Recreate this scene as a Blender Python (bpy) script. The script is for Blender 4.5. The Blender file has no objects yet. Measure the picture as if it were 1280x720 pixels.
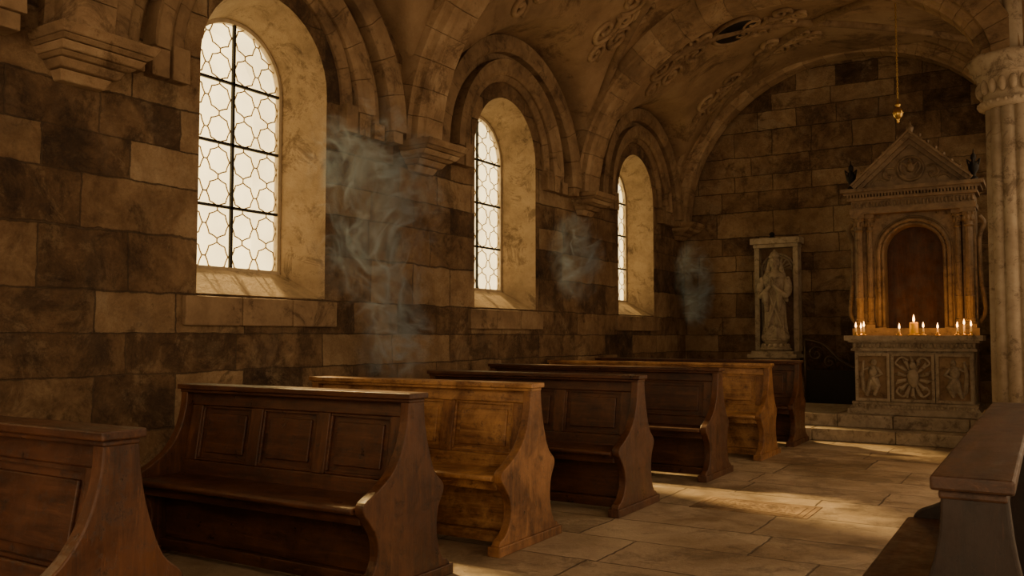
import bpy, bmesh, math, random
from mathutils import Vector, Matrix
random.seed(7)
S=bpy.context.scene
COL=S.collection
pi=math.pi

# ------------------------------------------------------------------ node helpers
class NT:
    def __init__(s,name):
        s.m=bpy.data.materials.new(name); s.m.use_nodes=True
        s.t=s.m.node_tree; s.t.nodes.clear()
        s.out=s.n('ShaderNodeOutputMaterial')
    def n(s,typ,**kw):
        nd=s.t.nodes.new(typ)
        for k,v in kw.items():
            if k.startswith('i_'):
                nd.inputs[k[2:].replace('_',' ')].default_value=v
            else: setattr(nd,k,v)
        return nd
    def l(s,a,b): s.t.links.new(a,b)
    def math(s,op,a,b=None,clamp=False):
        nd=s.n('ShaderNodeMath',operation=op,use_clamp=clamp)
        for i,x in enumerate((a,b)):
            if x is None: continue
            if isinstance(x,(int,float)): nd.inputs[i].default_value=x
            else: s.l(x,nd.inputs[i])
        return nd.outputs[0]
    def mix(s,fac,a,b,blend='MIX'):
        nd=s.n('ShaderNodeMix',data_type='RGBA',blend_type=blend)
        for i,x in ((0,fac),(6,a),(7,b)):
            if isinstance(x,(int,float)): nd.inputs[i].default_value=x
            elif isinstance(x,tuple): nd.inputs[i].default_value=(*x,1) if len(x)==3 else x
            else: s.l(x,nd.inputs[i])
        return nd.outputs[2]
    def noise(s,vec,scale,detail=4,rough=.55,dist=0):
        nd=s.n('ShaderNodeTexNoise'); nd.inputs['Scale'].default_value=scale
        nd.inputs['Detail'].default_value=detail; nd.inputs['Roughness'].default_value=rough
        nd.inputs['Distortion'].default_value=dist
        if vec is not None: s.l(vec,nd.inputs['Vector'])
        return nd.outputs['Fac']
    def ramp(s,fac,stops):
        nd=s.n('ShaderNodeValToRGB'); cr=nd.color_ramp
        while len(cr.elements)<len(stops): cr.elements.new(.5)
        for e,(p,c) in zip(cr.elements,stops):
            e.position=p; e.color=(*c,1) if len(c)==3 else c
        s.l(fac,nd.inputs[0]); return nd.outputs[0]
    def obj(s): return s.n('ShaderNodeTexCoord').outputs['Object']
    def mapping(s,vec,scale=(1,1,1),loc=(0,0,0)):
        nd=s.n('ShaderNodeMapping'); nd.inputs['Scale'].default_value=scale; nd.inputs['Location'].default_value=loc
        s.l(vec,nd.inputs[0]); return nd.outputs[0]
    def bump(s,h,strength=.5,dist=.02,normal=None):
        nd=s.n('ShaderNodeBump'); nd.inputs['Strength'].default_value=strength; nd.inputs['Distance'].default_value=dist
        s.l(h,nd.inputs['Height'])
        if normal is not None: s.l(normal,nd.inputs['Normal'])
        return nd.outputs[0]
    def pbr(s,color,rough=.8,normal=None,**kw):
        b=s.n('ShaderNodeBsdfPrincipled')
        for nm,x in (('Base Color',color),('Roughness',rough)):
            if isinstance(x,(int,float)): b.inputs[nm].default_value=x
            elif isinstance(x,tuple): b.inputs[nm].default_value=(*x,1)
            else: s.l(x,b.inputs[nm])
        for k,v in kw.items(): b.inputs[k.replace('_',' ')].default_value=v
        if normal is not None: s.l(normal,b.inputs['Normal'])
        s.l(b.outputs[0],s.out.inputs[0]); return s.m

def ashlar(name,plane,bw,rh,stops,mortar=(.05,.033,.02),msize=.012,rough=.85,patch=(.42,.32,.2),bumpd=.045,dist=.075,blockc=.36,mfac=.6,stain=.6):
    t=NT(name); o=t.obj()
    sx=t.n('ShaderNodeSeparateXYZ'); t.l(o,sx.inputs[0])
    cb=t.n('ShaderNodeCombineXYZ')
    a,b={'yz':(1,2),'xz':(0,2),'xy':(0,1)}[plane]
    t.l(sx.outputs[a],cb.inputs[0])
    wz=t.math('MULTIPLY',t.math('SINE',t.math('MULTIPLY',sx.outputs[b],4.7 if plane!='xy' else 2.3)),.055 if plane!='xy' else .08)
    t.l(t.math('ADD',sx.outputs[b],wz),cb.inputs[1])
    v=cb.outputs[0]
    nz=t.n('ShaderNodeTexNoise'); nz.inputs['Scale'].default_value=2.6; nz.inputs['Detail'].default_value=9; nz.inputs['Roughness'].default_value=.7
    t.l(v,nz.inputs['Vector'])
    vm=t.n('ShaderNodeVectorMath',operation='MULTIPLY_ADD')
    t.l(nz.outputs['Color'],vm.inputs[0]); vm.inputs[1].default_value=(dist,dist,0); t.l(v,vm.inputs[2])
    br=t.n('ShaderNodeTexBrick',offset=.37,offset_frequency=2,squash=1.5,squash_frequency=3)
    t.l(vm.outputs[0],br.inputs['Vector'])
    br.inputs['Color1'].default_value=(0,0,0,1); br.inputs['Color2'].default_value=(1,1,1,1); br.inputs['Mortar'].default_value=(.5,.5,.5,1)
    br.inputs['Scale'].default_value=1; br.inputs['Mortar Size'].default_value=msize; br.inputs['Mortar Smooth'].default_value=.6
    br.inputs['Brick Width'].default_value=bw; br.inputs['Row Height'].default_value=rh
    n1=t.noise(o,1.1,6,.6); n2=t.noise(o,5,10,.74,.3); n3=t.noise(o,38,6,.78)
    f=t.math('MULTIPLY',br.outputs['Color'],blockc)
    f=t.math('ADD',f,t.math('MULTIPLY',n2,.85)); f=t.math('ADD',f,t.math('MULTIPLY',n1,.6)); f=t.math('SUBTRACT',f,.725-.5+blockc*.5)
    c=t.ramp(f,stops)
    pf=t.ramp(t.noise(o,2.3,14,.78,.5),[(.54,(0,0,0)),(.60,(1,1,1))])
    c=t.mix(t.math('MULTIPLY',pf,.45),c,patch)
    gf=t.ramp(t.noise(o,1.7,10,.72,.9),[(.52,(0,0,0)),(.66,(1,1,1))])
    c=t.mix(t.math('MULTIPLY',gf,.28),c,(.2,.165,.125))
    df=t.ramp(t.noise(o,.75,8,.65,.4),[(.38,(.55,.50,.45)),(.58,(1,1,1))])
    c=t.mix(1,c,df,'MULTIPLY')
    # soot gathers on some blocks more than others
    dkn=t.math('ADD',t.noise(o,2.4,14,.80,.5),t.math('MULTIPLY',t.math('SUBTRACT',br.outputs['Color'],.5),.10))
    dk=t.ramp(dkn,[(.41,(.22,.18,.15)),(.49,(1,1,1))])
    c=t.mix(stain,c,dk,'MULTIPLY')
    n5=t.ramp(t.noise(o,45,5,.82),[(.3,(.7,.68,.66)),(.62,(1.0,1.0,1.0))])
    c=t.mix(.8,c,n5,'MULTIPLY')
    c=t.mix(t.math('MULTIPLY',br.outputs['Fac'],mfac),c,mortar)
    h=t.math('SUBTRACT',t.math('MULTIPLY',n2,1.0),t.math('MULTIPLY',br.outputs['Fac'],.8))
    h=t.math('ADD',h,t.math('MULTIPLY',n3,.4)); h=t.math('ADD',h,t.math('MULTIPLY',br.outputs['Color'],.4))
    h=t.math('ADD',h,t.math('MULTIPLY',dk,.15))
    rr=rough
    if plane=='xy': rr=t.ramp(n2,[(.3,(.28,)*3),(.7,(.6,)*3)])
    return t.pbr(c,rr,t.bump(h,1,bumpd))

def carved(name,c0,c1,c2,scale=6,island=.25,bd=.012,rough=.8):
    t=NT(name); o=t.obj()
    n1=t.noise(o,scale,9,.7); n2=t.noise(o,scale*.25,4,.6); n3=t.noise(o,scale*6,6,.75)
    g=t.n('ShaderNodeNewGeometry')
    f=t.math('ADD',t.math('MULTIPLY',n1,.6),t.math('MULTIPLY',n2,.4))
    f=t.math('ADD',f,t.math('MULTIPLY',t.math('SUBTRACT',g.outputs['Random Per Island'],.5),island))
    c=t.ramp(f,[(.3,c0),(.5,c1),(.7,c2)])
    pf=t.ramp(t.noise(o,scale*.8,12,.82,.6),[(.40,(.36,.31,.27)),(.48,(1,1,1))])
    c=t.mix(.8,c,pf,'MULTIPLY')
    h=t.math('ADD',n1,t.math('MULTIPLY',n3,.4))
    return t.pbr(c,rough,t.bump(h,.8,bd))

def wood(name,sc,dark,mid,light,wear=.4,rough=.3):
    t=NT(name); o=t.obj()
    oi=t.n('ShaderNodeObjectInfo')
    va=t.n('ShaderNodeVectorMath',operation='ADD'); t.l(o,va.inputs[0])
    cx=t.n('ShaderNodeCombineXYZ'); t.l(t.math('MULTIPLY',oi.outputs['Random'],37.),cx.inputs[0]); t.l(t.math('MULTIPLY',oi.outputs['Random'],11.),cx.inputs[2])
    t.l(cx.outputs[0],va.inputs[1]); v=va.outputs[0]
    m=t.mapping(v,sc)
    g=t.noise(m,1.6,10,.72,.6); big=t.noise(v,2.6,8,.7,.5)
    c=t.ramp(g,[(.3,dark),(.52,mid),(.75,light)])
    wf=t.ramp(big,[(.44,(0,0,0)),(.62,(1,1,1))])
    c=t.mix(t.math('MULTIPLY',wf,wear),c,tuple(min(1,x*1.6) for x in light))
    sf=t.ramp(t.noise(t.mapping(v,tuple(x*1.6 for x in sc)),2.5,8,.85),[(.58,(0,0,0)),(.64,(1,1,1))])
    c=t.mix(t.math('MULTIPLY',sf,.4),c,tuple(min(1,x*1.9) for x in light))
    sp=t.ramp(t.noise(v,14,12,.88),[(.40,(.2,.15,.12)),(.47,(1,1,1))])
    c=t.mix(.75,c,sp,'MULTIPLY')
    r=t.ramp(t.noise(v,7,8,.75),[(.3,(rough*.75,)*3),(.7,(min(1,rough*2.1),)*3)])
    return t.pbr(c,r,t.bump(t.math('ADD',g,t.math('MULTIPLY',sp,.3)),.35,.006))

def plain(name,c,rough=.6,metal=0,em=None,es=0):
    t=NT(name); n=t.noise(t.obj(),20,5)
    cc=t.mix(n,tuple(x*.6 for x in c),tuple(min(1,x*1.3) for x in c))
    m=t.pbr(cc,rough,None,Metallic=metal)
    if em:
        b=[x for x in t.t.nodes if x.type=='BSDF_PRINCIPLED'][0]
        b.inputs['Emission Color'].default_value=(*em,1); b.inputs['Emission Strength'].default_value=es
    return m

# ------------------------------------------------------------------ mesh builder
class MB:
    def __init__(s): s.v=[];s.f=[];s.m=[];s.s=[]
    def add(s,vs,fs,mat=0,sm=False):
        o=len(s.v); s.v+= [tuple(p) for p in vs]
        for f in fs: s.f.append([i+o for i in f]); s.m.append(mat); s.s.append(sm)
    def hexa(s,p,mat=0):
        s.add(p,[(0,3,2,1),(4,5,6,7),(0,1,5,4),(1,2,6,5),(2,3,7,6),(3,0,4,7)],mat)
    def box(s,x0,x1,y0,y1,z0,z1,mat=0):
        s.hexa([(x0,y0,z0),(x1,y0,z0),(x1,y1,z0),(x0,y1,z0),(x0,y0,z1),(x1,y0,z1),(x1,y1,z1),(x0,y1,z1)],mat)
    def taper(s,x0,x1,y0,y1,z0,z1,dx,dy,mat=0):
        s.hexa([(x0-dx,y0-dy,z0),(x1+dx,y0-dy,z0),(x1+dx,y1+dy,z0),(x0-dx,y1+dy,z0),(x0,y0,z1),(x1,y0,z1),(x1,y1,z1),(x0,y1,z1)],mat)
    def prism(s,pts,fn,t0,t1,mat=0,sm=False):
        n=len(pts)
        vs=[fn(a,b,t0) for a,b in pts]+[fn(a,b,t1) for a,b in pts]
        s.add(vs,[list(range(n))[::-1],list(range(n,2*n))],mat,False)
        s.add(vs,[(i,(i+1)%n,n+(i+1)%n,n+i) for i in range(n)],mat,sm)
    def lathe(s,prof,c=(0,0,0),n=24,mat=0,sx=1,sy=1,mod=None,sm=True):
        vs=[]
        for r,z in prof:
            for i in range(n):
                a=2*pi*i/n; rr=r*(mod(a,z) if mod else 1)
                vs.append((c[0]+rr*math.cos(a)*sx,c[1]+rr*math.sin(a)*sy,c[2]+z))
        fs=[]
        for j in range(len(prof)-1):
            for i in range(n):
                k=(i+1)%n; fs.append((j*n+i,j*n+k,(j+1)*n+k,(j+1)*n+i))
        s.add(vs,fs,mat,sm)
        m=len(prof)-1
        s.add(vs,[list(range(n))[::-1],[m*n+i for i in range(n)]],mat,False)
    def ell(s,c,r,mat=0,n=12,m=8,rot=None):
        vs=[];fs=[]
        for j in range(m+1):
            th=pi*j/m
            for i in range(n):
                a=2*pi*i/n
                p=Vector((r[0]*math.sin(th)*math.cos(a),r[1]*math.sin(th)*math.sin(a),r[2]*math.cos(th)))
                if rot: p=rot@p
                vs.append((c[0]+p.x,c[1]+p.y,c[2]+p.z))
        for j in range(m):
            for i in range(n):
                k=(i+1)%n; fs.append((j*n+i,(j+1)*n+i,(j+1)*n+k,j*n+k))
        s.add(vs,fs,mat,True)
    def tube(s,pts,rad,mat=0,n=8,closed=False):
        P=[Vector(p) for p in pts]; N=len(P); vs=[]
        up=None
        for i,p in enumerate(P):
            if closed: d=(P[(i+1)%N]-P[i-1])
            else: d=P[min(i+1,N-1)]-P[max(i-1,0)]
            d.normalize()
            if up is None:
                up=Vector((0,0,1)) if abs(d.z)<.9 else Vector((1,0,0))
            a=d.cross(up)
            if a.length<1e-5: a=d.cross(Vector((0,1,0)))
            a.normalize(); b=a.cross(d).normalized(); up=b
            r=rad[i] if isinstance(rad,(list,tuple)) else rad
            for k in range(n):
                t=2*pi*k/n; q=p+a*(r*math.cos(t))+b*(r*math.sin(t)); vs.append(tuple(q))
        fs=[]
        for i in range(N if closed else N-1):
            j=(i+1)%N
            for k in range(n):
                l=(k+1)%n; fs.append((i*n+k,i*n+l,j*n+l,j*n+k))
        s.add(vs,fs,mat,True)
        if not closed:
            s.add(vs,[list(range(n))[::-1],[(N-1)*n+k for k in range(n)]],mat)
    def obj(s,name,mats,loc=(0,0,0),rotz=0,bevel=0,parent=None,seg=2,merge=True):
        me=bpy.data.meshes.new(name); me.from_pydata(s.v,[],s.f)
        for m in mats: me.materials.append(m)
        me.polygons.foreach_set('material_index',s.m); me.polygons.foreach_set('use_smooth',s.s)
        me.update()
        bm=bmesh.new(); bm.from_mesh(me)
        if merge: bmesh.ops.remove_doubles(bm,verts=bm.verts,dist=1e-6)
        bmesh.ops.recalc_face_normals(bm,faces=bm.faces); bm.to_mesh(me); bm.free()
        o=bpy.data.objects.new(name,me); COL.objects.link(o); o.location=loc; o.rotation_euler=(0,0,rotz)
        if bevel:
            b=o.modifiers.new('bevel','BEVEL'); b.width=bevel; b.segments=seg; b.limit_method='ANGLE'; b.angle_limit=math.radians(40)
        if parent: o.parent=parent
        return o

def catmull(pts,k=5,closed=False):
    out=[];n=len(pts)
    R=range(n if closed else n-1)
    for i in R:
        p0=pts[(i-1)%n] if closed or i>0 else pts[0]
        p1=pts[i]; p2=pts[(i+1)%n]; p3=pts[(i+2)%n] if closed or i+2<n else pts[-1]
        for j in range(k):
            t=j/k
            out.append(tuple(.5*((2*b)+(-a+c)*t+(2*a-5*b+4*c-d)*t*t+(-a+3*b-3*c+d)*t**3) for a,b,c,d in zip(p0,p1,p2,p3)))
    if not closed: out.append(tuple(pts[-1]))
    return out

# ------------------------------------------------------------------ materials
WST=[(.2,(.08,.045,.022)),(.38,(.19,.113,.057)),(.52,(.30,.188,.098)),(.68,(.42,.285,.157)),(.88,(.55,.41,.25))]
M_wl=ashlar('stone_wall_left','yz',.66,.35,WST,patch=(.50,.36,.21),msize=.008)
M_wb=ashlar('stone_wall_back','xz',.66,.35,[(p,(r*1.1,g*1.15,b*1.2)) for p,(r,g,b) in WST],patch=(.44,.35,.235),msize=.008)
M_floor=ashlar('stone_floor','xy',1.15,.68,[(.2,(.27,.20,.13)),(.4,(.44,.34,.232)),(.6,(.55,.44,.31)),(.85,(.66,.55,.40))],mortar=(.10,.07,.045),msize=.009,bumpd=.016,patch=(.6,.49,.35),dist=.08,blockc=.26,mfac=.95,stain=.5)
M_reveal=carved('stone_reveal',(.17,.112,.06),(.33,.235,.135),(.44,.325,.20),4,.1,.025)
M_rib=carved('stone_rib',(.15,.093,.05),(.33,.22,.122),(.52,.385,.235),3,.12,.035)
M_mould=carved('stone_moulding',(.12,.073,.038),(.24,.156,.085),(.37,.26,.148),4,.1,.02)
M_vault=carved('vault_plaster',(.14,.088,.046),(.28,.183,.10),(.42,.295,.17),1.6,.0,.03)
M_col=carved('column_stone',(.24,.185,.125),(.38,.305,.215),(.48,.405,.30),5,.05,.006)
M_altar=carved('altar_stone',(.16,.12,.08),(.3,.24,.165),(.42,.345,.25),9,.1,.005)
M_ret=carved('retable_carving',(.10,.066,.036),(.2,.137,.078),(.3,.21,.125),9,.1,.005,.55)
M_statue=carved('statue_stone',(.21,.17,.115),(.34,.28,.195),(.45,.38,.275),9,.05,.004)
M_woodL=wood('pew_wood_long',(1.2,14,14),(.016,.005,.0025),(.055,.019,.008),(.125,.049,.019),.3,.3)
M_woodV=wood('pew_wood_upright',(12,12,1.3),(.020,.007,.004),(.066,.024,.010),(.14,.056,.022),.3,.3)
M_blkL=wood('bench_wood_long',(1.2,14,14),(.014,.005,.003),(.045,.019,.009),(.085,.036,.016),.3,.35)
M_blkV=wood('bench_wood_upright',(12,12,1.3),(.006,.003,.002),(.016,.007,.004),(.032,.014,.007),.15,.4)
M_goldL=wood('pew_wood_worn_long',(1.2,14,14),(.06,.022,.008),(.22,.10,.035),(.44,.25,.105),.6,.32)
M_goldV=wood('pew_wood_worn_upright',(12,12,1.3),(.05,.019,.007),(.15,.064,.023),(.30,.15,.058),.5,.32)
M_niche=wood('niche_wood',(9,9,1.5),(.02,.008,.004),(.05,.02,.01),(.08,.036,.016),.2,.5)
M_iron=plain('wrought_iron',(.02,.018,.016),.55,.6)
M_bronze=plain('dark_bronze',(.07,.05,.03),.5,.5)
M_lead=plain('lead_came',(.42,.30,.15),.6,.0)
M_frame=plain('window_frame_paint',(.5,.4,.25),.6)
M_brass=plain('brass',(.75,.5,.16),.28,1)
M_wax=plain('candle_wax',(.75,.6,.32),.5,0,(1,.5,.12),.25)
M_wax2=plain('candle_wax_amber',(.6,.33,.02),.4,0,(1,.42,.02),.15)
t=NT('flame'); e=t.n('ShaderNodeEmission'); e.inputs[0].default_value=(1,.45,.11,1); e.inputs[1].default_value=20; t.l(e.outputs[0],t.out.inputs[0]); M_flame=t.m
def glassmat(name,col,st,tr):
    t=NT(name); e=t.n('ShaderNodeEmission'); n=t.noise(t.obj(),2.2,4)
    c=t.ramp(n,[(.35,tuple(x*.75 for x in col)),(.65,col)]); t.l(c,e.inputs[0]); e.inputs[1].default_value=st
    tb=t.n('ShaderNodeBsdfTransparent'); tb.inputs[0].default_value=(tr,tr*.92,tr*.72,1)
    a=t.n('ShaderNodeAddShader'); t.l(e.outputs[0],a.inputs[0]); t.l(tb.outputs[0],a.inputs[1]); t.l(a.outputs[0],t.out.inputs[0]); return t.m
M_glass=glassmat('daylit_glass',(1,.78,.38),2.0,.7)

# ------------------------------------------------------------------ room
XL=-5.6; YB=15.2; YF=-3.0; XR=3.6; ZT=6.4
WY=[5.22,9.07,13.03,1.4]  # last entry is an out-of-view window, added for its light on pews and floor
ZS,ZG,ZSP=1.66,1.9,3.54
HO,HG=.71,.56
GD=.45
def arch_outline(yc,h,zb,zsp,n=20,zscale=1):
    p=[(yc-h,zb)]
    for i in range(n+1):
        a=pi-pi*i/n; p.append((yc+h*math.cos(a),zsp+h*zscale*math.sin(a)))
    p.append((yc+h,zb)); return p
def cutter(yc,xs,sgn):
    rings=[(xs-sgn*.1, HO+.03, ZS-.045),(xs+sgn*(GD-.05),HG,ZG),(xs+sgn*1.0,HG,ZG)]
    mb=MB(); vs=[];n=None
    for x,h,zb in rings:
        o=arch_outline(yc,h,zb,ZSP); n=len(o); vs+=[(x,a,b) for a,b in o]
    fs=[list(range(n)),list(range(2*n,3*n))]
    for j in range(2):
        for i in range(n): fs.append((j*n+i,j*n+(i+1)%n,(j+1)*n+(i+1)%n,(j+1)*n+i))
    mb.add(vs,fs); return mb.obj('tmp_cutter',[])
def wall_with_windows(name,x0,x1,y0,y1,xs,sgn,ys,mat):
    mb=MB(); mb.box(x0,x1,y0,y1,0,ZT); w=mb.obj(name,[mat,M_reveal])
    cs=[]
    for y in ys:
        c=cutter(y,xs,sgn); cs.append(c)
        m=w.modifiers.new('b','BOOLEAN'); m.operation='DIFFERENCE'; m.solver='EXACT'; m.object=c
    dg=bpy.context.evaluated_depsgraph_get()
    me=bpy.data.meshes.new_from_object(w.evaluated_get(dg)); w.modifiers.clear(); w.data=me; me.name=name
    for c in cs: bpy.data.objects.remove(c)
    for p in me.polygons:
        d=(p.center.x-xs)*sgn
        inside=any(abs(p.center.y-y)<HO+.04 for y in ys) and 1.6<p.center.z<4.4
        p.material_index=1 if (.01<d<.79 and inside) else 0
        p.use_smooth=False
    return w
wall_with_windows('wall_left',XL-.8,XL,YF,YB,XL,-1,WY,M_wl)
mb=MB(); mb.box(XL-.8,.5,YB,YB+.35,0,ZT); mb.obj('wall_back',[M_wb])
# chancel side wall: solid below, unseen opening above, with pier, added to light the back wall
mb=MB(); mb.box(.15,.5,11.5,YB,0,2.9); mb.box(.15,.5,14.5,YB,2.9,ZT); mb.box(.15,.5,12.95,13.15,2.9,ZT); mb.box(.15,.5,11.5,YB,5.3,ZT); mb.obj('wall_chancel_right',[M_wl])
mb=MB(); mb.box(XL-.8,XR+.8,YF-.35,YB+.35,-.2,0); mb.obj('floor',[M_floor])

def window(idx,yc,xw,sgn,glass,detail=True):
    xg=xw+sgn*(GD+.02)
    par=bpy.data.objects.new('window_%d'%idx,None); COL.objects.link(par)
    o=arch_outline(yc,HG,ZG,ZSP,28)
    mb=MB(); mb.prism(o,lambda a,b,t:(t,a,b),xg,xg+sgn*.01); mb.obj('glass_pane',[glass],parent=par)
    mb=MB(); xi=xg-sgn*.02
    inn=arch_outline(yc,HG-.035,ZG+.03,ZSP,28)
    n=len(o)
    for i in range(n):
        j=(i+1)%n
        q=[o[i],o[j],inn[j],inn[i]]
        mb.hexa([(xg-sgn*.05,)+q[k] for k in range(4)]+[(xg+sgn*.03,)+q[k] for k in range(4)],0)
    mb.obj('window_frame',[M_frame],parent=par)
    mb=MB()
    mb.box(min(xi,xi-sgn*.025),max(xi,xi-sgn*.025),yc-.013,yc+.013,ZG,ZSP+HG-.01)
    for z in (2.45,3.0,3.54):
        mb.box(min(xi,xi-sgn*.025),max(xi,xi-sgn*.025),yc-HG+.01,yc+HG-.01,z-.012,z+.012)
    mb.obj('iron_bars',[M_iron],parent=par)
    if detail:
        mb=MB()
        def inside(y,z):
            if z<ZG+.02: return False
            if z<=ZSP: return abs(y-yc)<HG-.03
            return math.hypot(y-yc,z-ZSP)<HG-.03
        def cl(p,s):
            if inside(*s): return s
            lo,hi=0,1
            for _ in range(8):
                m=(lo+hi)/2
                if inside(p[0]+(s[0]-p[0])*m,p[1]+(s[1]-p[1])*m): lo=m
                else: hi=m
            return (p[0]+(s[0]-p[0])*lo,p[1]+(s[1]-p[1])*lo)
        pw,ph=.275,.275; R1=.112
        for ci in range(-3,4):
            for ri in range(-1,10):
                cy=yc+(ci+.5)*pw; cz=ZG+.12+ri*ph
                pts=[]
                for k in range(25):
                    a=2*pi*k/24; rr=R1*(1+.07*math.cos(8*a))
                    pts.append((cy+rr*math.cos(a),cz+rr*math.sin(a)))
                segs=[(pts[k],pts[k+1]) for k in range(24)]
                segs+=[((cy+R1*1.07,cz),(cy+pw-R1*1.07,cz)),((cy,cz+R1*1.07),(cy,cz+ph-R1*1.07))]
                for p,s2 in segs:
                    if not inside(*p) and not inside(*s2): continue
                    if inside(*p): s3=cl(p,s2);p3=p
                    else: p3=cl(s2,p);s3=s2
                    if math.hypot(p3[0]-s3[0],p3[1]-s3[1])<.004: continue
                    mb.tube([(xi,p3[0],p3[1]),(xi,s3[0],s3[1])],.0065,0,5)
        mb.obj('lead_tracery',[M_lead],parent=par)
    return par
for i,y in enumerate(WY): window(i+1,y,XL,-1,M_glass)
for i,y in enumerate(WY):
    mb=MB()
    for k in range(3):
        a=y-HO-.12+k*(2*HO+.24)/3; mb.box(XL-.02,XL+.045,a+.003,a+(2*HO+.24)/3-.003,ZS-.24,ZS-.01)
    mb.obj('trim_%d'%(i+1),[M_mould],bevel=.012)
def ring(mb,yc,zc,r,rz,prof,n,mat=0,x=XL):
    for i in range(n):
        a0=pi*i/n+.0012; a1=pi*(i+1)/n-.0012; sub=3
        vs=[]
        for j in range(sub+1):
            a=a0+(a1-a0)*j/sub
            for (u,v) in prof:
                vs.append((x+u,yc-(r+v)*math.cos(a),zc+(rz+v)*math.sin(a)))
        m=len(prof); fs=[list(range(m)),[sub*m+k for k in range(m)]]
        for j in range(sub):
            for k in range(m): fs.append((j*m+k,j*m+(k+1)%m,(j+1)*m+(k+1)%m,(j+1)*m+k))
        mb.add(vs,fs,mat,False)
pr_roll=[(-.03,-.07),(.03,-.07),(.055,-.045),(.065,0),(.055,.045),(.03,.07),(-.03,.07)]
pr_flat=[(-.03,-.09),(.09,-.09),(.12,-.05),(.12,.05),(.15,.09),(-.03,.09)]
pr_out=[(-.03,-.1),(.16,-.1),(.2,-.06),(.2,.1),(-.03,.1)]
for i,y in enumerate(WY):
    mb=MB()
    ring(mb,y,3.5,.95,1.0,pr_roll,9)
    ring(mb,y,3.45,1.13,1.14,pr_flat,11)
    ring(mb,y,3.4,1.34,1.32,pr_roll,13)
    ring(mb,y,3.35,1.54,1.5,pr_out,13)
    for s2 in (-1,1):
        for r in (.95,1.13,1.34,1.54):
            yy=y+s2*r; mb.box(XL-.02,XL+.1 if r<1.5 else XL+.17,yy-.075,yy+.075,3.24,3.5 if r<1 else (3.45 if r<1.2 else 3.4 if r<1.4 else 3.35))
    mb.obj('trim_%d'%(i+5),[M_mould],bevel=.006)

def arch_curve(xc,zl,zr,al,ar,zt,n=26):
    out=[]
    for i in range(n+1):
        a=pi-pi*i/n; c,s=math.cos(a),math.sin(a)
        if c<0: A,B,z0=al,zt-zl,zl
        else: A,B,z0=ar,zt-zr,zr
        x=xc+A*c; z=z0+B*s; nx,nz=c/A,s/B; L=math.hypot(nx,nz); out.append((x,z,nx/L,nz/L))
    return out
RP=[(-.28,.42),(-.28,.14),(-.22,.13),(-.205,.06),(-.15,.03),(-.14,0),(.14,0),(.15,.03),(.205,.06),(.22,.13),(.28,.14),(.28,.42)]
def rib(name,Y,cv,prof=RP):
    mb=MB(); m=len(prof)
    N=len(cv)-1
    for i in range(N):
        vs=[]
        for j,e in ((i,.002),(i+1,-.002)):
            x,z,nx,nz=cv[j]; x2,z2,_,_=cv[i+1 if j==i else i]
            d=Vector((x2-x,z2-z)).normalized()*abs(e)
            for u,v in prof: vs.append((x+d.x+nx*v,Y+u,z+d.y+nz*v))
        fs=[list(range(m)),[m+k for k in range(m)]]+[(k,(k+1)%m,m+(k+1)%m,m+k) for k in range(m)]
        mb.add(vs,fs)
    return mb.obj(name,[M_rib],bevel=.004)
def spandrel(name,Y,cv,mat):
    mb=MB(); o=[(x+nx*.22,z+nz*.22) for x,z,nx,nz in cv]
    o=o+[(o[-1][0]+.35,o[-1][1]),(o[-1][0]+.35,ZT),(XL-.2,ZT),(XL-.2,o[0][1])]
    mb.prism(o,lambda a,b,t:(a,t,b),Y-.2,Y+.2); return mb.obj(name,[mat])
arches=[(-.3,(-2.8,3.3,4.35,2.6,3.4,5.6)),(3.5,(-2.8,3.3,4.35,2.6,3.4,5.6)),(7.3,(-2.8,3.3,4.35,2.6,3.4,5.6)),(11.1,(-2.8,3.3,4.35,2.6,2.22,5.58)),(15.0,(-2.7,3.3,4.2,2.7,2.25,5.9))]
for i,(Y,p) in enumerate(arches):
    cv=arch_curve(*p)
    rib('trim_%d'%(i+9),Y-(.1 if i==4 else 0),cv)
    if i<4: spandrel('trim_%d'%(i+14),Y,cv,M_vault)
rib('trim_19',14.56,arch_curve(-2.7,3.3,4.2,2.88,2.45,6.08),[(-.12,.3),(-.12,.05),(-.06,0),(.06,0),(.12,.05),(.12,.3)])
for i,(Y,p) in enumerate(arches):
    mb=MB(); Z=3.32; Y=Y-(.12 if i==4 else 0)
    for k,(w,d,z0,z1) in enumerate([(.36,.42,-.06,0),(.335,.38,-.09,-.065),(.31,.33,-.14,-.095),(.28,.27,-.165,-.142),(.24,.2,-.22,-.167),(.19,.12,-.29,-.222)]):
        x0=XL-.05; x1=XL+d; w=min(w,YB-Y-.0)
        mb.hexa([(x0,Y-w+.03,Z+z0),(x1-.04,Y-w+.03,Z+z0),(x1-.04,Y+w-.03,Z+z0),(x0,Y+w-.03,Z+z0),(x0,Y-w,Z+z1),(x1,Y-w,Z+z1),(x1,Y+w,Z+z1),(x0,Y+w,Z+z1)])
    mb.obj('trim_%d'%(i+20),[M_rib],bevel=.01)
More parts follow.
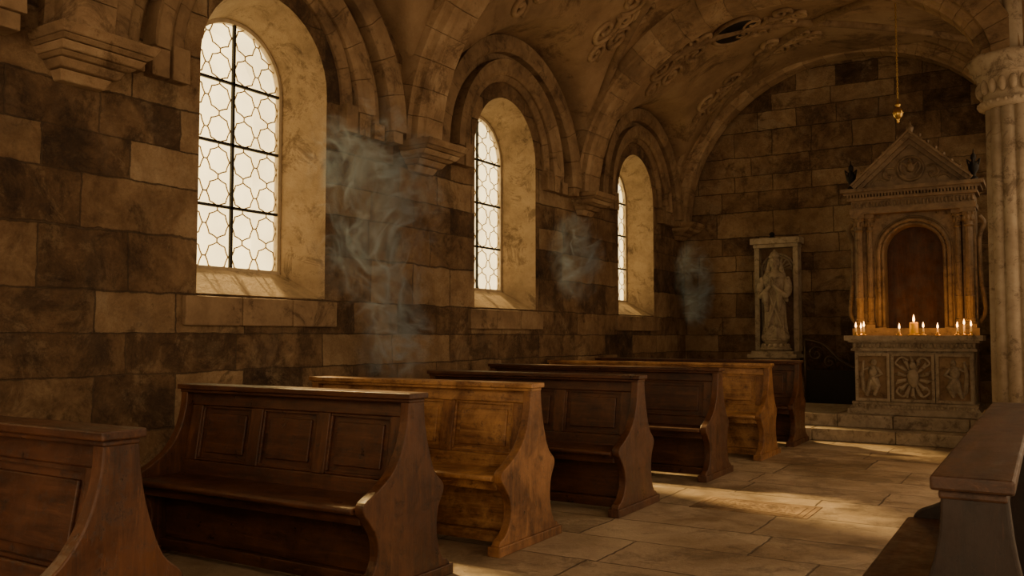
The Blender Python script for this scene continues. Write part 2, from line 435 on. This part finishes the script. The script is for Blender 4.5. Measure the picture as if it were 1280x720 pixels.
# vault
def hA(x):
    if x<-2.8: u=(x+2.8)/2.8; return 3.3+2.62*math.sqrt(max(0,1-u*u))
    u=(x+2.8)/4.1; return 4.3+1.62*math.sqrt(max(0,1-u*u))
def hv(x,y):
    yc=min([1.6,5.4,9.2,13.05,-2.2],key=lambda c:abs(c-y))
    u=(y-yc)/1.92; t=min(1,max(0,(x+5.6)/2.8)); t=t*t*(3-2*t)
    b=3.3+(1.66+.8*t)*math.sqrt(max(0,1-u*u))
    return max(hA(x),b)
nx_,ny_=80,240; vs=[];fs=[]
for j in range(ny_+1):
    for i in range(nx_+1):
        x=XL-.02+(1.0+5.62)*i/nx_; y=YF+(YB-YF)*j/ny_
        vs.append((x,y,hv(x,y)))
for j in range(ny_):
    for i in range(nx_):
        a=j*(nx_+1)+i; fs.append((a,a+nx_+1,a+nx_+2,a+1))
mb=MB(); mb.add(vs,fs,0,True); mb.box(XL-.8,1.2,YF-.35,YB+.35,ZT,ZT+.2)
mb.obj('ceiling',[M_vault],merge=False)
mb=MB(); mb.box(.65,1.15,YF,11.3,4.55,ZT); mb.obj('wall_arcade',[M_rib])
for b,(y0,y1) in enumerate([(3.5,7.3),(7.3,11.1),(11.1,15.0)]):
    mb=MB()
    for s2 in (0,1):
        pts=[]
        for k in range(25):
            t=k/24; x=-5.5+5.4*t; y=(y0+(y1-y0)*t) if s2==0 else (y1-(y1-y0)*t)
            pts.append((x,y,hv(x,y)-.01))
        mb.tube(pts,.07,0,8)
    def spiral(cx,cy,R,ph,sg,rad):
        pts=[]
        for j in range(30):
            q=j/29; r=R*(1-.88*q); x=cx+r*math.cos(ph+sg*q*10); y=cy+r*math.sin(ph+sg*q*10)
            pts.append((x,y,hv(x,y)-.018))
        mb.tube(pts,rad,1,6)
    for (cx,cy) in ((-4.5,y1-.95),(-4.5,y0+.95),(-3.3,(y0+y1)/2-.5),(-3.3,(y0+y1)/2+.5)):
        for (dx,dy,R,ph,sg) in ((-.2,-.17,.19,0,1),(.2,-.17,.19,3.1,-1),(-.2,.2,.17,1,-1),(.2,.2,.17,2.,1),(0,.0,.12,0,1),(.42,0,.12,1,1),(-.42,0,.12,2,-1)):
            spiral(cx+dx,cy+dy,R,ph,sg,.036)
    mb.obj('trim_%d'%(30+b),[M_mould,M_rib])
rx,ry=-3.75,12.35; e_=.15
nrm=Vector(((hv(rx+e_,ry)-hv(rx-e_,ry))/(2*e_),(hv(rx,ry+e_)-hv(rx,ry-e_))/(2*e_),-1)).normalized()
mb=MB()
mb.tube([(.34*math.cos(a),.34*math.sin(a),.03) for a in [2*pi*k/32 for k in range(32)]],.035,0,8,True)
mb.lathe([(.32,-.12),(.32,.04),(.1,.05)],(0,0,0),28,1)
o=mb.obj('ceiling_roundel',[M_mould,M_iron],(rx,ry,hv(rx,ry)))
o.rotation_euler=nrm.to_track_quat('Z','Y').to_euler()

# ------------------------------------------------------------------ columns
def column(X,Y,r=.31,zt=4.42):
    mb=MB()
    mb.box(-r-.16,r+.16,-r-.16,r+.16,0,.3)
    mb.lathe([(r+.13,.3),(r+.16,.34),(r+.13,.39),(r+.06,.41),(r+.05,.45),(r+.09,.48),(r+.07,.52),(r+.01,.55)],(0,0,0),40)
    nfl=12
    mod=lambda a,z:1-.13*(1-abs(math.sin(a*nfl/2)))**1.5
    mb.lathe([(r,.55),(r*.99,1.5),(r*.97,2.6),(r*.95,3.86)],(0,0,0),144,0,mod=mod)
    mb.lathe([(r*.98,3.84),(r+.05,3.87),(r+.05,3.92),(r*.98,3.94),(r,4.0),(r+.03,4.1),(r+.06,4.2),(r+.08,4.22)],(0,0,0),40)
    for k in range(20):
        a=2*pi*k/20; mb.ell(((r+.03)*math.cos(a),(r+.03)*math.sin(a),4.08),(.045,.045,.09))
    for k in range(28):
        a=2*pi*k/28; mb.ell(((r+.04)*math.cos(a),(r+.04)*math.sin(a),3.9),(.025,.025,.025),n=8,m=6)
    q=r+.08
    mb.lathe([(q,4.2),(q+.02,4.24),(q+.02,4.27),(q+.05,4.3),(q+.05,4.36),(q+.07,4.38),(q+.07,zt)],(0,0,0),8)
    for k in range(7):
        a=2*pi*k/7+.3; mb.tube([(.2*math.cos(a),.2*math.sin(a),zt),(.2*math.cos(a),.2*math.sin(a),5.9)],.09,0,14)
    mb.lathe([(.2,zt),(.2,5.9)],(0,0,0),16)
    mb.lathe([(.33,5.1),(.36,5.13),(.33,5.18)],(0,0,0),30)
    return mb.obj('stone_column',[M_col],(X,Y,0))
column(-.25,11.1); column(.95,7.3); column(.95,3.5)

# ------------------------------------------------------------------ steps
mb=MB()
def slabs(mb,x0,x1,y0,y1,z0,z1,n,rng=random.Random(3)):
    xs=[x0]+sorted(x0+(x1-x0)*(k+rng.uniform(-.2,.2))/n for k in range(1,n))+[x1]
    for a,b in zip(xs,xs[1:]): mb.box(a+.002,b-.002,y0+rng.uniform(0,.006),y1,z0,z1)
slabs(mb,-3.45,.12,11.78,YB-.03,0,.155,4); slabs(mb,-3.4,.12,12.12,YB-.03,.155,.32,4)
mb.obj('altar_steps',[M_altar],bevel=.015)

# ------------------------------------------------------------------ altar
def relief_figure(mb,cx,z0,h,y,flip=1,mat=0):
    s=h
    mb.ell((cx+.03*flip*s,y,z0+.9*s),(.075*s,.05,.095*s),mat)
    mb.ell((cx,y,z0+.66*s),(.13*s,.05,.18*s),mat)
    mb.ell((cx+.02*flip*s,y,z0+.36*s),(.15*s,.05,.25*s),mat)
    mb.tube([(cx,y-.02,z0+.5*s),(cx+.12*flip*s,y-.03,z0+.3*s),(cx+.03*flip*s,y-.02,z0+.05*s)],[.08*s,.075*s,.05*s],mat,8)
    mb.tube([(cx-.05*flip*s,y-.02,z0+.45*s),(cx-.1*flip*s,y-.02,z0+.22*s),(cx-.16*flip*s,y-.01,z0+.03*s)],[.07*s,.06*s,.045*s],mat,8)
    mb.tube([(cx+.1*flip*s,y-.01,z0+.76*s),(cx+.22*flip*s,y-.03,z0+.6*s),(cx+.05*flip*s,y-.04,z0+.52*s)],[.05*s,.045*s,.035*s],mat,8)
    mb.tube([(cx-.1*flip*s,y-.01,z0+.76*s),(cx-.24*flip*s,y-.02,z0+.7*s),(cx-.22*flip*s,y-.03,z0+.92*s)],[.05*s,.04*s,.03*s],mat,8)
    mb.tube([(cx-.22*flip*s,y,z0+.95*s),(cx-.27*flip*s,y,z0+.6*s),(cx-.24*flip*s,y,z0+.2*s),(cx-.12*flip*s,y,z0+.02*s)],[.015,.03,.03,.015],mat,8)
def frame(mb,x0,x1,z0,z1,y,w=.03,d=.03,mat=0):
    mb.box(x0,x1,y-d,y+.01,z0,z0+w,mat); mb.box(x0,x1,y-d,y+.01,z1-w,z1,mat)
    mb.box(x0,x0+w,y-d,y+.01,z0+w,z1-w,mat); mb.box(x1-w,x1,y-d,y+.01,z0+w,z1-w,mat)
mb=MB()
mb.box(-.79,.79,-.05,.5,0,.07); mb.taper(-.73,.73,0,.5,.07,.13,.04,.04); mb.box(-.74,.74,-.005,.5,.13,.16)
for k in range(38):
    x=-.72+k*1.44/37; mb.ell((x,-.01,.10),(.016,.02,.026),n=8,m=6)
mb.box(-.70,.70,.03,.5,.16,.82)
frame(mb,-.69,-.27,.17,.79,.03,.035,.045); frame(mb,-.255,.255,.17,.79,.03,.035,.045); frame(mb,.27,.69,.17,.79,.03,.035,.045)
for x0,x1 in ((-.655,-.305),(-.22,.22),(.305,.655)): mb.box(x0,x1,.022,.032,.205,.755,1)
relief_figure(mb,-.48,.22,.5,.03,1); relief_figure(mb,.48,.22,.5,.03,-1)
mb.ell((0,.02,.48),(.075,.06,.13)); mb.ell((0,.0,.64),(.045,.05,.05))
for k in range(14):
    a=2*pi*(k+.5)/14; rx,rz=.10,.14
    p0=(rx*.8*math.cos(a),.02,.48+rz*.8*math.sin(a)); p1=(1.75*rx*math.cos(a),-.01,.48+1.6*rz*math.sin(a)); p2=(2.15*rx*math.cos(a+.12),.02,.48+1.95*rz*math.sin(a+.1))
    mb.tube([p0,p1,p2],[.018,.027,.01],0,8)
for s2 in (-1,1):
    mb.tube(catmull([(s2*.05,-.01,.3),(s2*.12,-.02,.24),(s2*.19,-.01,.3),(s2*.15,-.01,.36),(s2*.11,-.01,.32)],5),.014,0,8)
    mb.tube(catmull([(s2*.05,-.01,.7),(s2*.13,-.02,.74),(s2*.2,-.01,.67),(s2*.15,-.01,.62)],5),.014,0,8)
mb.box(-.74,.74,-.02,.5,.82,.85); mb.box(-.72,.72,-.0,.5,.85,.93)
for k in range(30):
    x=-.70+k*1.40/29; mb.ell((x,-.005,.89),(.02,.02,.034),n=8,m=6)
mb.box(-.77,.77,-.05,.5,.93,.955); mb.box(-.81,.81,-.09,.5,.955,1.02)
mb.obj('altar',[M_altar,M_mould],(-1.50,12.30,.325),bevel=.006)

# ------------------------------------------------------------------ retable
mb=MB()
mb.box(-.74,.74,.0,.42,0,1.0)
mb.box(-.78,.78,-.03,.42,1.0,1.12)
def mapf(a,b,t): return (a,t,b)
hw=.36; zs=2.16
out=[(-.60,1.12),(-.60,2.72),(.60,2.72),(.60,1.12),(hw,1.12)]
for i in range(21):
    a=pi*i/20; out.append((hw*math.cos(a),zs+hw*math.sin(a)))
out.append((-hw,1.12))
mb.prism(out,mapf,.10,.32)
mb.box(-.60,.60,.34,.42,1.12,2.72,1)
for rr,th,yy in ((.385,.022,.09),(.44,.03,.085),(.48,.014,.09)):
    pts=[(-rr,yy,1.14)]+[(-rr*math.cos(pi*i/24),yy,zs+rr*math.sin(pi*i/24)) for i in range(25)]+[(rr,yy,1.14)]
    mb.tube(pts,th,0,8)
for k in range(26):
    a=pi*k/25; mb.ell((-.415*math.cos(a),.08,zs+.415*math.sin(a)),(.014,.02,.014),n=8,m=6)
for s2 in (-1,1):
    for (x,z,r) in ((.5,2.62,.05),(.42,2.66,.035),(.53,2.5,.035),(.3,2.68,.022)):
        mb.tube([(s2*(x+r*q*math.cos(q*7)),.09,z+r*q*math.sin(q*7)) for q in [1-.07*j for j in range(12)]],.011,0,6)
for s2 in (-1,1):
    for xx,r,yy in ((.68,.052,.02),(.55,.042,.06)):
        x=s2*xx
        mb.box(x-r-.02,x+r+.02,yy-r-.02,yy+r+.06,1.12,1.17)
        mb.lathe([(r+.015,1.17),(r+.02,1.19),(r+.005,1.21),(r+.012,1.23),(r,1.25)],(x,yy,0),20)
        mb.lathe([(r,1.25),(r,1.5),(r+.008,1.51),(r+.008,1.54),(r*.95,1.55),(r*.88,2.46)],(x,yy,0),48,0,mod=lambda a,z:1-.1*abs(math.sin(a*6)))
        mb.lathe([(r*.9,2.45),(r+.01,2.47),(r*.9,2.49),(r*.95,2.53),(r*1.3,2.6),(r*1.55,2.64)],(x,yy,0),20)
        for k in range(8):
            a=2*pi*k/8; mb.ell((x+r*1.15*math.cos(a),yy+r*1.15*math.sin(a),2.56),(.018,.018,.04),n=8,m=6)
            mb.ell((x+r*1.45*math.cos(a),yy+r*1.45*math.sin(a),2.625),(.016,.016,.016),n=8,m=6)
        mb.box(x-r*1.7,x+r*1.7,yy-r*1.7,yy+r*1.7,2.64,2.69)
    mb.box(s2*.66-.1,s2*.66+.1,.1,.42,1.12,2.7)
mb.box(-.78,.78,-.08,.42,2.69,2.76); mb.box(-.76,.76,-.05,.42,2.76,2.88)
for k in range(34):
    x=-.74+k*1.48/33; mb.ell((x,-.055,2.82),(.017,.015,.04),n=8,m=6)
mb.box(-.80,.80,-.10,.42,2.88,2.92)
for k in range(40):
    x=-.79+k*1.58/39; mb.box(x-.012,x+.012,-.13,-.09,2.92,2.955)
mb.box(-.84,.84,-.14,.42,2.955,2.99); mb.box(-.88,.88,-.18,.42,2.99,3.04)
ap=3.74; bs=.66
mb.prism([(-bs,3.04),(bs,3.04),(0,ap-.06)],mapf,.0,.34)
for s2 in (-1,1):
    for (o1,o2,y0) in ((0,.055,-.12),(.055,.08,-.16),(-.05,0,-.06)):
        d=Vector((bs,-(ap-3.08))).normalized()
        p=[Vector((0,ap-.06)),Vector((bs+.04,3.04+.0))]
        nn=Vector((abs(d.y),abs(d.x)))
        q=[p[0]+Vector((0,o1*1.4)),p[1]+nn*o1,p[1]+nn*o2,p[0]+Vector((0,o2*1.4))]
        mb.prism([(s2*a.x,a.y) for a in q],mapf,y0,.34)
    for k in range(1,7):
        t=k/7; x=bs*(1-t); z=3.1+(ap-.0-3.08)*t
        mb.ell((s2*(x+.04),-.1,z+.04),(.022,.025,.03),n=8,m=6)
mb.tube([(.16*math.cos(a),-.01,3.28+.16*math.sin(a)) for a in [2*pi*k/28 for k in range(28)]],.022,0,8,True)
mb.ell((0,0,3.30),(.06,.05,.075)); mb.ell((0,-.01,3.39),(.03,.04,.035))
for s2 in (-1,1):
    mb.tube(catmull([(s2*.03,-.02,3.3),(s2*.1,-.03,3.36),(s2*.12,-.02,3.28),(s2*.06,-.02,3.2)],5),.018,0,8)
    mb.tube(catmull([(s2*.2,-.0,3.3),(s2*.3,-.01,3.3),(s2*.34,-.01,3.2),(s2*.26,-.01,3.15),(s2*.24,-.01,3.21),(s2*.29,-.01,3.22)],5),.016,0,8)
    mb.tube(catmull([(s2*.3,-.0,3.13),(s2*.42,-.01,3.17),(s2*.5,-.01,3.1)],5),.014,0,8)
    mb.lathe([(.05,0),(.05,.04),(.025,.06),(.03,.1),(.06,.15),(.065,.2),(.04,.25),(.02,.27),(.035,.3),(.03,.34),(.008,.37),(.004,.42)],(s2*.76,-.02,3.04),16,2)
    for a in (0,pi/2,pi,3*pi/2):
        mb.tube([(s2*.76+.03*math.cos(a),-.02+.03*math.sin(a),3.28),(s2*.76+.075*math.cos(a),-.02+.075*math.sin(a),3.33),(s2*.76+.05*math.cos(a),-.02+.05*math.sin(a),3.2)],.012,2,6)
mb.lathe([(.06,0),(.06,.03),(.03,.05),(.045,.09),(.05,.12),(.02,.16),(.005,.22)],(0,.05,ap-.01),16)
for s2 in (-1,1):
    mb.tube(catmull([(s2*.77,.2,1.2),(s2*.84,.2,1.35),(s2*.80,.2,1.8),(s2*.79,.2,2.3),(s2*.85,.2,2.5),(s2*.8,.2,2.6)],6),.03,0,8)
mb.obj('altar_retable',[M_ret,M_niche,M_iron],(-1.54,12.90,.325),bevel=.004)

# candles
def candle(X,Y,h,r,mat,fl=1):
    mb=MB()
    if r<.03:
        mb.lathe([(.035,0),(.038,.012),(.018,.02),(.014,.04),(.018,.05)],(0,0,0),14,2)
        z0=.05
    else:
        mb.lathe([(r+.02,0),(r+.025,.012),(r+.005,.02)],(0,0,0),20,2); z0=.02
    mb.lathe([(r*.9,z0),(r,z0+.01),(r*.97,z0+h-.006),(r*.85,z0+h),(r*.3,z0+h-.004)],(0,0,0),16,0)
    mb.tube([(0,0,z0+h-.004),(.001,0,z0+h+.012)],.0018,3,5)
    zf=z0+h+.006
    mb.lathe([(.001,0),(.007*fl,.008*fl),(.0095*fl,.02*fl),(.007*fl,.036*fl),(.003*fl,.052*fl),(.0005,.064*fl)],(0,0,zf),12,1)
    return mb.obj('candle',[mat,M_flame,M_brass,M_iron],(X,Y,1.346))
for (dx,dy,h) in [(-.70,.08,.05),(-.61,.14,.06),(-.17,.1,.03),(.12,.05,.045),(.28,.12,.035),(.51,.06,.045),(.58,.14,.08),(.66,.1,.06),(-.66,.22,.04)]:
    candle(-1.49+dx,12.31+dy,h,.012,M_wax,1.15)
candle(-1.49+.0,12.31+.14,.15,.055,M_wax2,1.5)
for dx,dy in ((-.64,.16),(.02,.13),(.58,.12)):
    L=bpy.data.lights.new('candle_glow','POINT'); L.energy=5; L.color=(1,.40,.09); L.shadow_soft_size=.03
    o=bpy.data.objects.new('candle_glow',L); COL.objects.link(o); o.location=(-1.49+dx,12.33+dy-.03,1.34+.26)

# ------------------------------------------------------------------ hanging sanctuary lamp
mb=MB()
ztop=min(hv(-1.56,12.0),hv(-1.6,12.0))-.02
mb.lathe([(.07,0),(.06,-.03),(.02,-.06)][::-1],(0,0,ztop),16,1)
z=ztop-.05; k=0
while z>4.34:
    pts=[]
    for j in range(10):
        a=2*pi*j/10; u=.008*math.cos(a); w=.02*math.sin(a)
        pts.append((u if k%2 else 0,0 if k%2 else u,z-.016+w))
    mb.tube(pts,.004,0,5,True); z-=.031; k+=1
mb.lathe([(.005,4.04),(.018,4.06),(.012,4.08),(.03,4.1),(.055,4.13),(.062,4.17),(.055,4.21),(.03,4.235),(.018,4.25),(.035,4.27),(.035,4.285),(.014,4.3),(.008,4.35)],(0,0,0),20,0)
mb.lathe([(.045,4.16),(.068,4.165),(.068,4.175),(.045,4.18)],(0,0,0),20,0)
mb.obj('sanctuary_lamp',[M_brass,M_iron],(-1.56,12.0,0))

# ------------------------------------------------------------------ niche statue on the back wall
mb=MB()
mb.box(-.38,.38,-.6,0,0,.55,0); mb.taper(-.3,.3,-.52,0,.55,.98,.06,.04,0); mb.box(-.40,.40,-.6,0,.98,1.04,0); mb.box(-.34,.34,-.56,0,1.04,1.09,0)
mb.box(-.34,.34,-.08,0,1.09,2.98,1)
for s2 in (-1,1): mb.box(s2*.32-.04,s2*.32+.04,-.24,-.0,1.09,2.82,0)
mb.box(-.37,.37,-.27,-.0,2.82,2.88,0); mb.box(-.41,.41,-.32,0,2.88,2.98,0)
for rr in (.27,.23):
    mb.tube([(-rr*math.cos(pi*i/16),-.1,2.45+rr*math.sin(pi*i/16)) for i in range(17)],.02,0,8)
for k in range(9):
    a=pi*(k+.5)/9; mb.tube([(0,-.08,2.45),(.22*math.cos(a),-.09,2.45+.22*math.sin(a))],[.01,.025],0,8)
for s2 in (-1,1): mb.tube([(s2*.26,-.12,1.1),(s2*.26,-.12,2.45)],.02,0,8)
def sc(p): return (p[0]*1.12,-.33+(p[1]+.3)*1.15,1.09+(p[2]-1.09)*1.07)
f=MB()
f.lathe([(.21,1.09),(.24,1.12),(.2,1.15),(.15,1.19),(.16,1.22),(.2,1.26),(.19,1.28)],(0,-.3,0),24,0)
for k in range(14):
    a=2*pi*k/14; f.ell((.18*math.cos(a),-.3+.18*math.sin(a),1.16),(.035,.035,.05),n=8,m=6)
secs=[(.185,1.28),(.19,1.31),(.165,1.4),(.15,1.6),(.155,1.8),(.15,1.92),(.145,2.05),(.165,2.15),(.175,2.22),(.155,2.28),(.08,2.325),(.05,2.345),(.047,2.38)]
def folds(a,z):
    amp=.09*max(0,min(1,(2.1-z)/.5)); return 1+amp*math.sin(a*9+math.sin(z*6)*1.2)+.4*amp*math.sin(a*17+z*4)
f.lathe(secs,(0,-.3,0),72,0,1,.72,mod=folds)
f.ell((0,-.305,2.445),(.068,.075,.092),n=20,m=14)
f.ell((0,-.376,2.438),(.011,.016,.022))
for s2 in (-1,1):
    f.ell((s2*.026,-.366,2.457),(.014,.010,.007)); f.ell((s2*.026,-.364,2.476),(.02,.012,.006)); f.ell((s2*.068,-.30,2.44),(.01,.016,.024))
f.ell((0,-.371,2.405),(.02,.012,.007)); f.ell((0,-.36,2.375),(.025,.02,.018))
f.ell((0,-.285,2.47),(.084,.085,.095),n=18)
for s2 in (-1,1): f.tube([(s2*.075,-.28,2.48),(s2*.09,-.28,2.38),(s2*.12,-.29,2.27),(s2*.15,-.31,2.1),(s2*.17,-.31,1.85)],[.03,.035,.04,.045,.03],0,8)
f.lathe([(.075,0),(.082,.03),(.07,.05),(.05,.09),(.02,.12),(.005,.14)],(0,-.295,2.53),16,0)
for s2 in (-1,1):
    f.tube(catmull([(s2*.16,-.3,2.22),(s2*.2,-.33,2.08),(s2*.175,-.39,1.95),(s2*.09,-.44,2.02),(s2*.022,-.455,2.1)],4),[.058,.06,.062,.062,.062,.064,.064,.063,.06,.055,.05,.044,.038,.034,.03,.026,.023],0,10)
    f.tube([(s2*.1,-.43,2.0),(s2*.1,-.42,1.85),(s2*.09,-.40,1.7)],[.05,.045,.015],0,8)
    f.ell((s2*.014,-.465,2.145),(.011,.024,.045))
    for k in range(4):
        f.tube([(s2*.012,-.485+.014*k,2.17),(s2*.010,-.49+.014*k,2.205),(s2*.005,-.488+.013*k,2.235-.004*abs(k-1.5))],[.0085,.008,.006],0,6)
    f.tube([(s2*.016,-.45,2.14),(s2*.02,-.475,2.165),(s2*.014,-.495,2.18)],[.009,.009,.006],0,6)
f.tube(catmull([(-.14,-.36,2.2),(-.03,-.42,1.9),(.08,-.41,1.6),(.12,-.36,1.4)],6),.02,0,8)
f.tube(catmull([(.13,-.36,2.2),(.04,-.42,1.85),(-.05,-.42,1.55),(-.1,-.38,1.35)],6),.018,0,8)
n0=len(mb.v); mb.v+=[sc(p) for p in f.v]; mb.f+=[[i+n0 for i in q] for q in f.f]; mb.m+=f.m; mb.s+=f.s
mb.obj('saint_statue',[M_statue,M_mould],(-3.87,YB-.12,0),bevel=.004)
mb=MB(); mb.lathe([(.05,0),(.06,.02),(.03,.04),(.05,.08),(.02,.11)],(0,0,0),14); mb.obj('frame_finial',[M_iron],(-3.95,YB-.27,2.981))  # small dark finial standing on top of the statue frame

mb=MB()
mb.tube(catmull([(0,0,.96),(.25,0,.9),(.5,0,.66),(.75,0,.54),(.95,0,.68)],8),.025,0,8)
mb.tube([(0,0,0),(0,0,.96)],.02,0,8); mb.tube([(.95,0,0),(.95,0,.68)],.02,0,8)
for cx,cz,r in ((.16,.74,.13),(.36,.62,.1),):
    mb.tube([(cx+r*(1-q)*math.cos(q*11),0,cz+r*(1-q)*math.sin(q*11)) for q in [j/26 for j in range(24)]],.016,0,6)
mb.box(0,.95,.0,.05,0,.5,1)
mb.obj('iron_altar_rail',[M_bronze,M_iron],(-3.2,13.9,.322))

# ------------------------------------------------------------------ pews
def pew(name,X,Y,L,mats,rotz=0,npan=3):
    mb=MB()
    prof=[(0,0),(.76,0),(.76,.065),(.735,.09)]
    back=catmull([(.70,.10),(.66,.17),(.64,.28),(.655,.39),(.70,.47),(.695,.52),(.62,.59),(.565,.72),(.53,.86),(.515,1.0)],4)
    front=catmull([(.385,1.0),(.375,.88),(.33,.74),(.25,.63),(.13,.55),(.04,.505),(.025,.455),(.07,.40),(.125,.32),(.14,.22),(.10,.14),(.05,.10)],4)
    prof=prof+back+front+[(.02,.09),(0,.065)]
    fn=lambda a,b,t:(t,a,b)
    mb.prism(prof,fn,-.06,0,1)
    mb.prism(prof,fn,-L,-L+.06,1)
    for x0 in (-.075,-L-.015): mb.box(x0,x0+.09,-.02,.78,0,.06,1)
    yl=lambda z:.375+(z-.45)*.09/.55
    def lean(x0,x1,z0,z1,o0,o1,mat=0):
        mb.hexa([(x0,yl(z0)+o0,z0),(x1,yl(z0)+o0,z0),(x1,yl(z0)+o1,z0),(x0,yl(z0)+o1,z0),(x0,yl(z1)+o0,z1),(x1,yl(z1)+o0,z1),(x1,yl(z1)+o1,z1),(x0,yl(z1)+o1,z1)],mat)
    xa,xb=-L+.06,-.06
    lean(xa,xb,.90,1.0,-.025,.035); lean(xa,xb,.44,.56,-.025,.035)
    lean(xa,xb,.50,.95,.008,.022)
    st=.10; w=(xb-xa-st)/npan
    for k in range(npan+1):
        lean(xa+k*w,xa+k*w+st,.56,.90,-.022,.032,1)
    for k in range(npan):
        a=xa+k*w+st; b=xa+(k+1)*w
        lean(a+.05,b-.05,.61,.85,-.006,.03)
        for (p,q,r,s2) in ((a,b,.56,.575),(a,b,.885,.90),(a,a+.015,.575,.885),(b-.015,b,.575,.885)): lean(p,q,r,s2,-.012,.022)
    mb.box(-L-.02,.02,.365,.53,1.0,1.032); mb.box(-L-.005,.005,.38,.515,.98,1.0)
    mb.box(xa,xb,.01,.40,.445,.48); mb.tube([(xa,.012,.4625),(xb,.012,.4625)],.0175,0,10)
    mb.box(xa,xb,.06,.085,.385,.445)
    mb.box(xa,xb,.24,.265,.10,.445); mb.box(xa,xb,.20,.30,.03,.10)
    mb.box(xa,xb,.62,.65,.1,.16)
    return mb.obj(name,mats,(X,Y,0),rotz,bevel=.006)
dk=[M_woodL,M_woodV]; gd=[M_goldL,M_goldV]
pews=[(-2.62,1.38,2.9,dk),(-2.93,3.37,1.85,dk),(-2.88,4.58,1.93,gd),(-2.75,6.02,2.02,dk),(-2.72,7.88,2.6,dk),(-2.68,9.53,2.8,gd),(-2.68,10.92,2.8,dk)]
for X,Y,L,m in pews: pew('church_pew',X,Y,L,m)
pew('church_pew',-.60,2.18,2.5,[M_blkL,M_blkV],-pi/2)

# worn engraved ledger stone let into the floor
mb=MB(); mb.box(-.45,.45,-.26,.26,0,.004)
for (a,b) in ((.41,.22),(.36,.17)):
    mb.tube([(-a,-b,.004),(a,-b,.004),(a,b,.004),(-a,b,.004)],.0035,0,6,True)
for k in range(5):
    yy=-.12+k*.06; x=-.3
    rng=random.Random(k)
    while x<.28:
        w_=rng.uniform(.015,.05); mb.tube([(x,yy,.004),(x+w_,yy+rng.uniform(-.01,.01),.004)],.003,0,5); x+=w_+.02
mb.obj('grave_slab',[M_mould],(-2.0,6.95,0))

# ------------------------------------------------------------------ incense smoke
t=NT('incense_smoke'); tc=t.n('ShaderNodeTexCoord'); g=t.n('ShaderNodeNewGeometry')
vl=t.n('ShaderNodeVectorMath',operation='LENGTH'); t.l(tc.outputs['Object'],vl.inputs[0])
fall=t.math('MULTIPLY',t.math('SUBTRACT',1.0,vl.outputs['Value'],True),1.8,True)
mp=t.mapping(g.outputs['Position'],(.5,1,.7))
def ridge(scale,k,p,dist,det):
    n=t.n('ShaderNodeTexNoise'); n.inputs['Scale'].default_value=scale; n.inputs['Detail'].default_value=det; n.inputs['Distortion'].default_value=dist; n.inputs['Roughness'].default_value=.45
    t.l(mp,n.inputs['Vector'])
    r=t.math('ABSOLUTE',t.math('SUBTRACT',n.outputs['Fac'],.5)); r=t.math('SUBTRACT',1.0,t.math('MULTIPLY',r,k),True); return t.math('POWER',r,p)
r1=ridge(1.9,24.,1.3,2.0,2.0); r2=ridge(3.3,20.,1.3,1.6,2.0)
mask=t.ramp(t.noise(g.outputs['Position'],1.7,3),[(.36,(0,0,0)),(.56,(1,1,1))])
d=t.math('ADD',r1,t.math('MULTIPLY',r2,.6)); d=t.math('ADD',d,.05); d=t.math('MULTIPLY',d,mask)
d=t.math('MULTIPLY',d,t.math('MULTIPLY',t.math('POWER',fall,1.4),8.5))
pv=t.n('ShaderNodeVolumePrincipled'); pv.inputs['Color'].default_value=(.74,.88,1.0,1); pv.inputs['Anisotropy'].default_value=.0; t.l(d,pv.inputs['Density'])
t.l(pv.outputs[0],t.out.inputs['Volume']); M_smoke=t.m
par=bpy.data.objects.new('incense_smoke',None); COL.objects.link(par)
for (c,r) in [((-5.1,6.1,2.55),(.12,1.15,1.15)),((-5.05,6.25,1.45),(.11,.65,.7)),((-5.15,10.1,2.35),(.13,.85,.65)),((-5.0,14.1,2.2),(.16,1.0,.8))]:
    mb=MB(); mb.ell((0,0,0),(1,1,1),0,24,16); o=mb.obj('smoke_wisp',[M_smoke],c,parent=par); o.scale=r

# ------------------------------------------------------------------ light
sun=bpy.data.lights.new('sun','SUN'); sun.energy=24; sun.color=(1,.76,.45); sun.angle=math.radians(4)
so=bpy.data.objects.new('sun',sun); COL.objects.link(so)
dv=Vector((1,-.42,-.76)); so.rotation_euler=dv.to_track_quat('-Z','Y').to_euler(); so.location=(-15,5,12)
w=bpy.data.worlds.new('World'); S.world=w; w.use_nodes=True
bg=w.node_tree.nodes['Background']; bg.inputs[0].default_value=(1,.68,.38,1); bg.inputs[1].default_value=1.6

# ------------------------------------------------------------------ camera
cam=bpy.data.cameras.new('camera'); cam.lens=36*1100/1280; cam.sensor_width=36; cam.clip_start=.05
co=bpy.data.objects.new('camera',cam); COL.objects.link(co); co.location=(0,0,1.34)
co.rotation_euler=(math.radians(90+3.12),0,math.radians(31.35)); S.camera=co
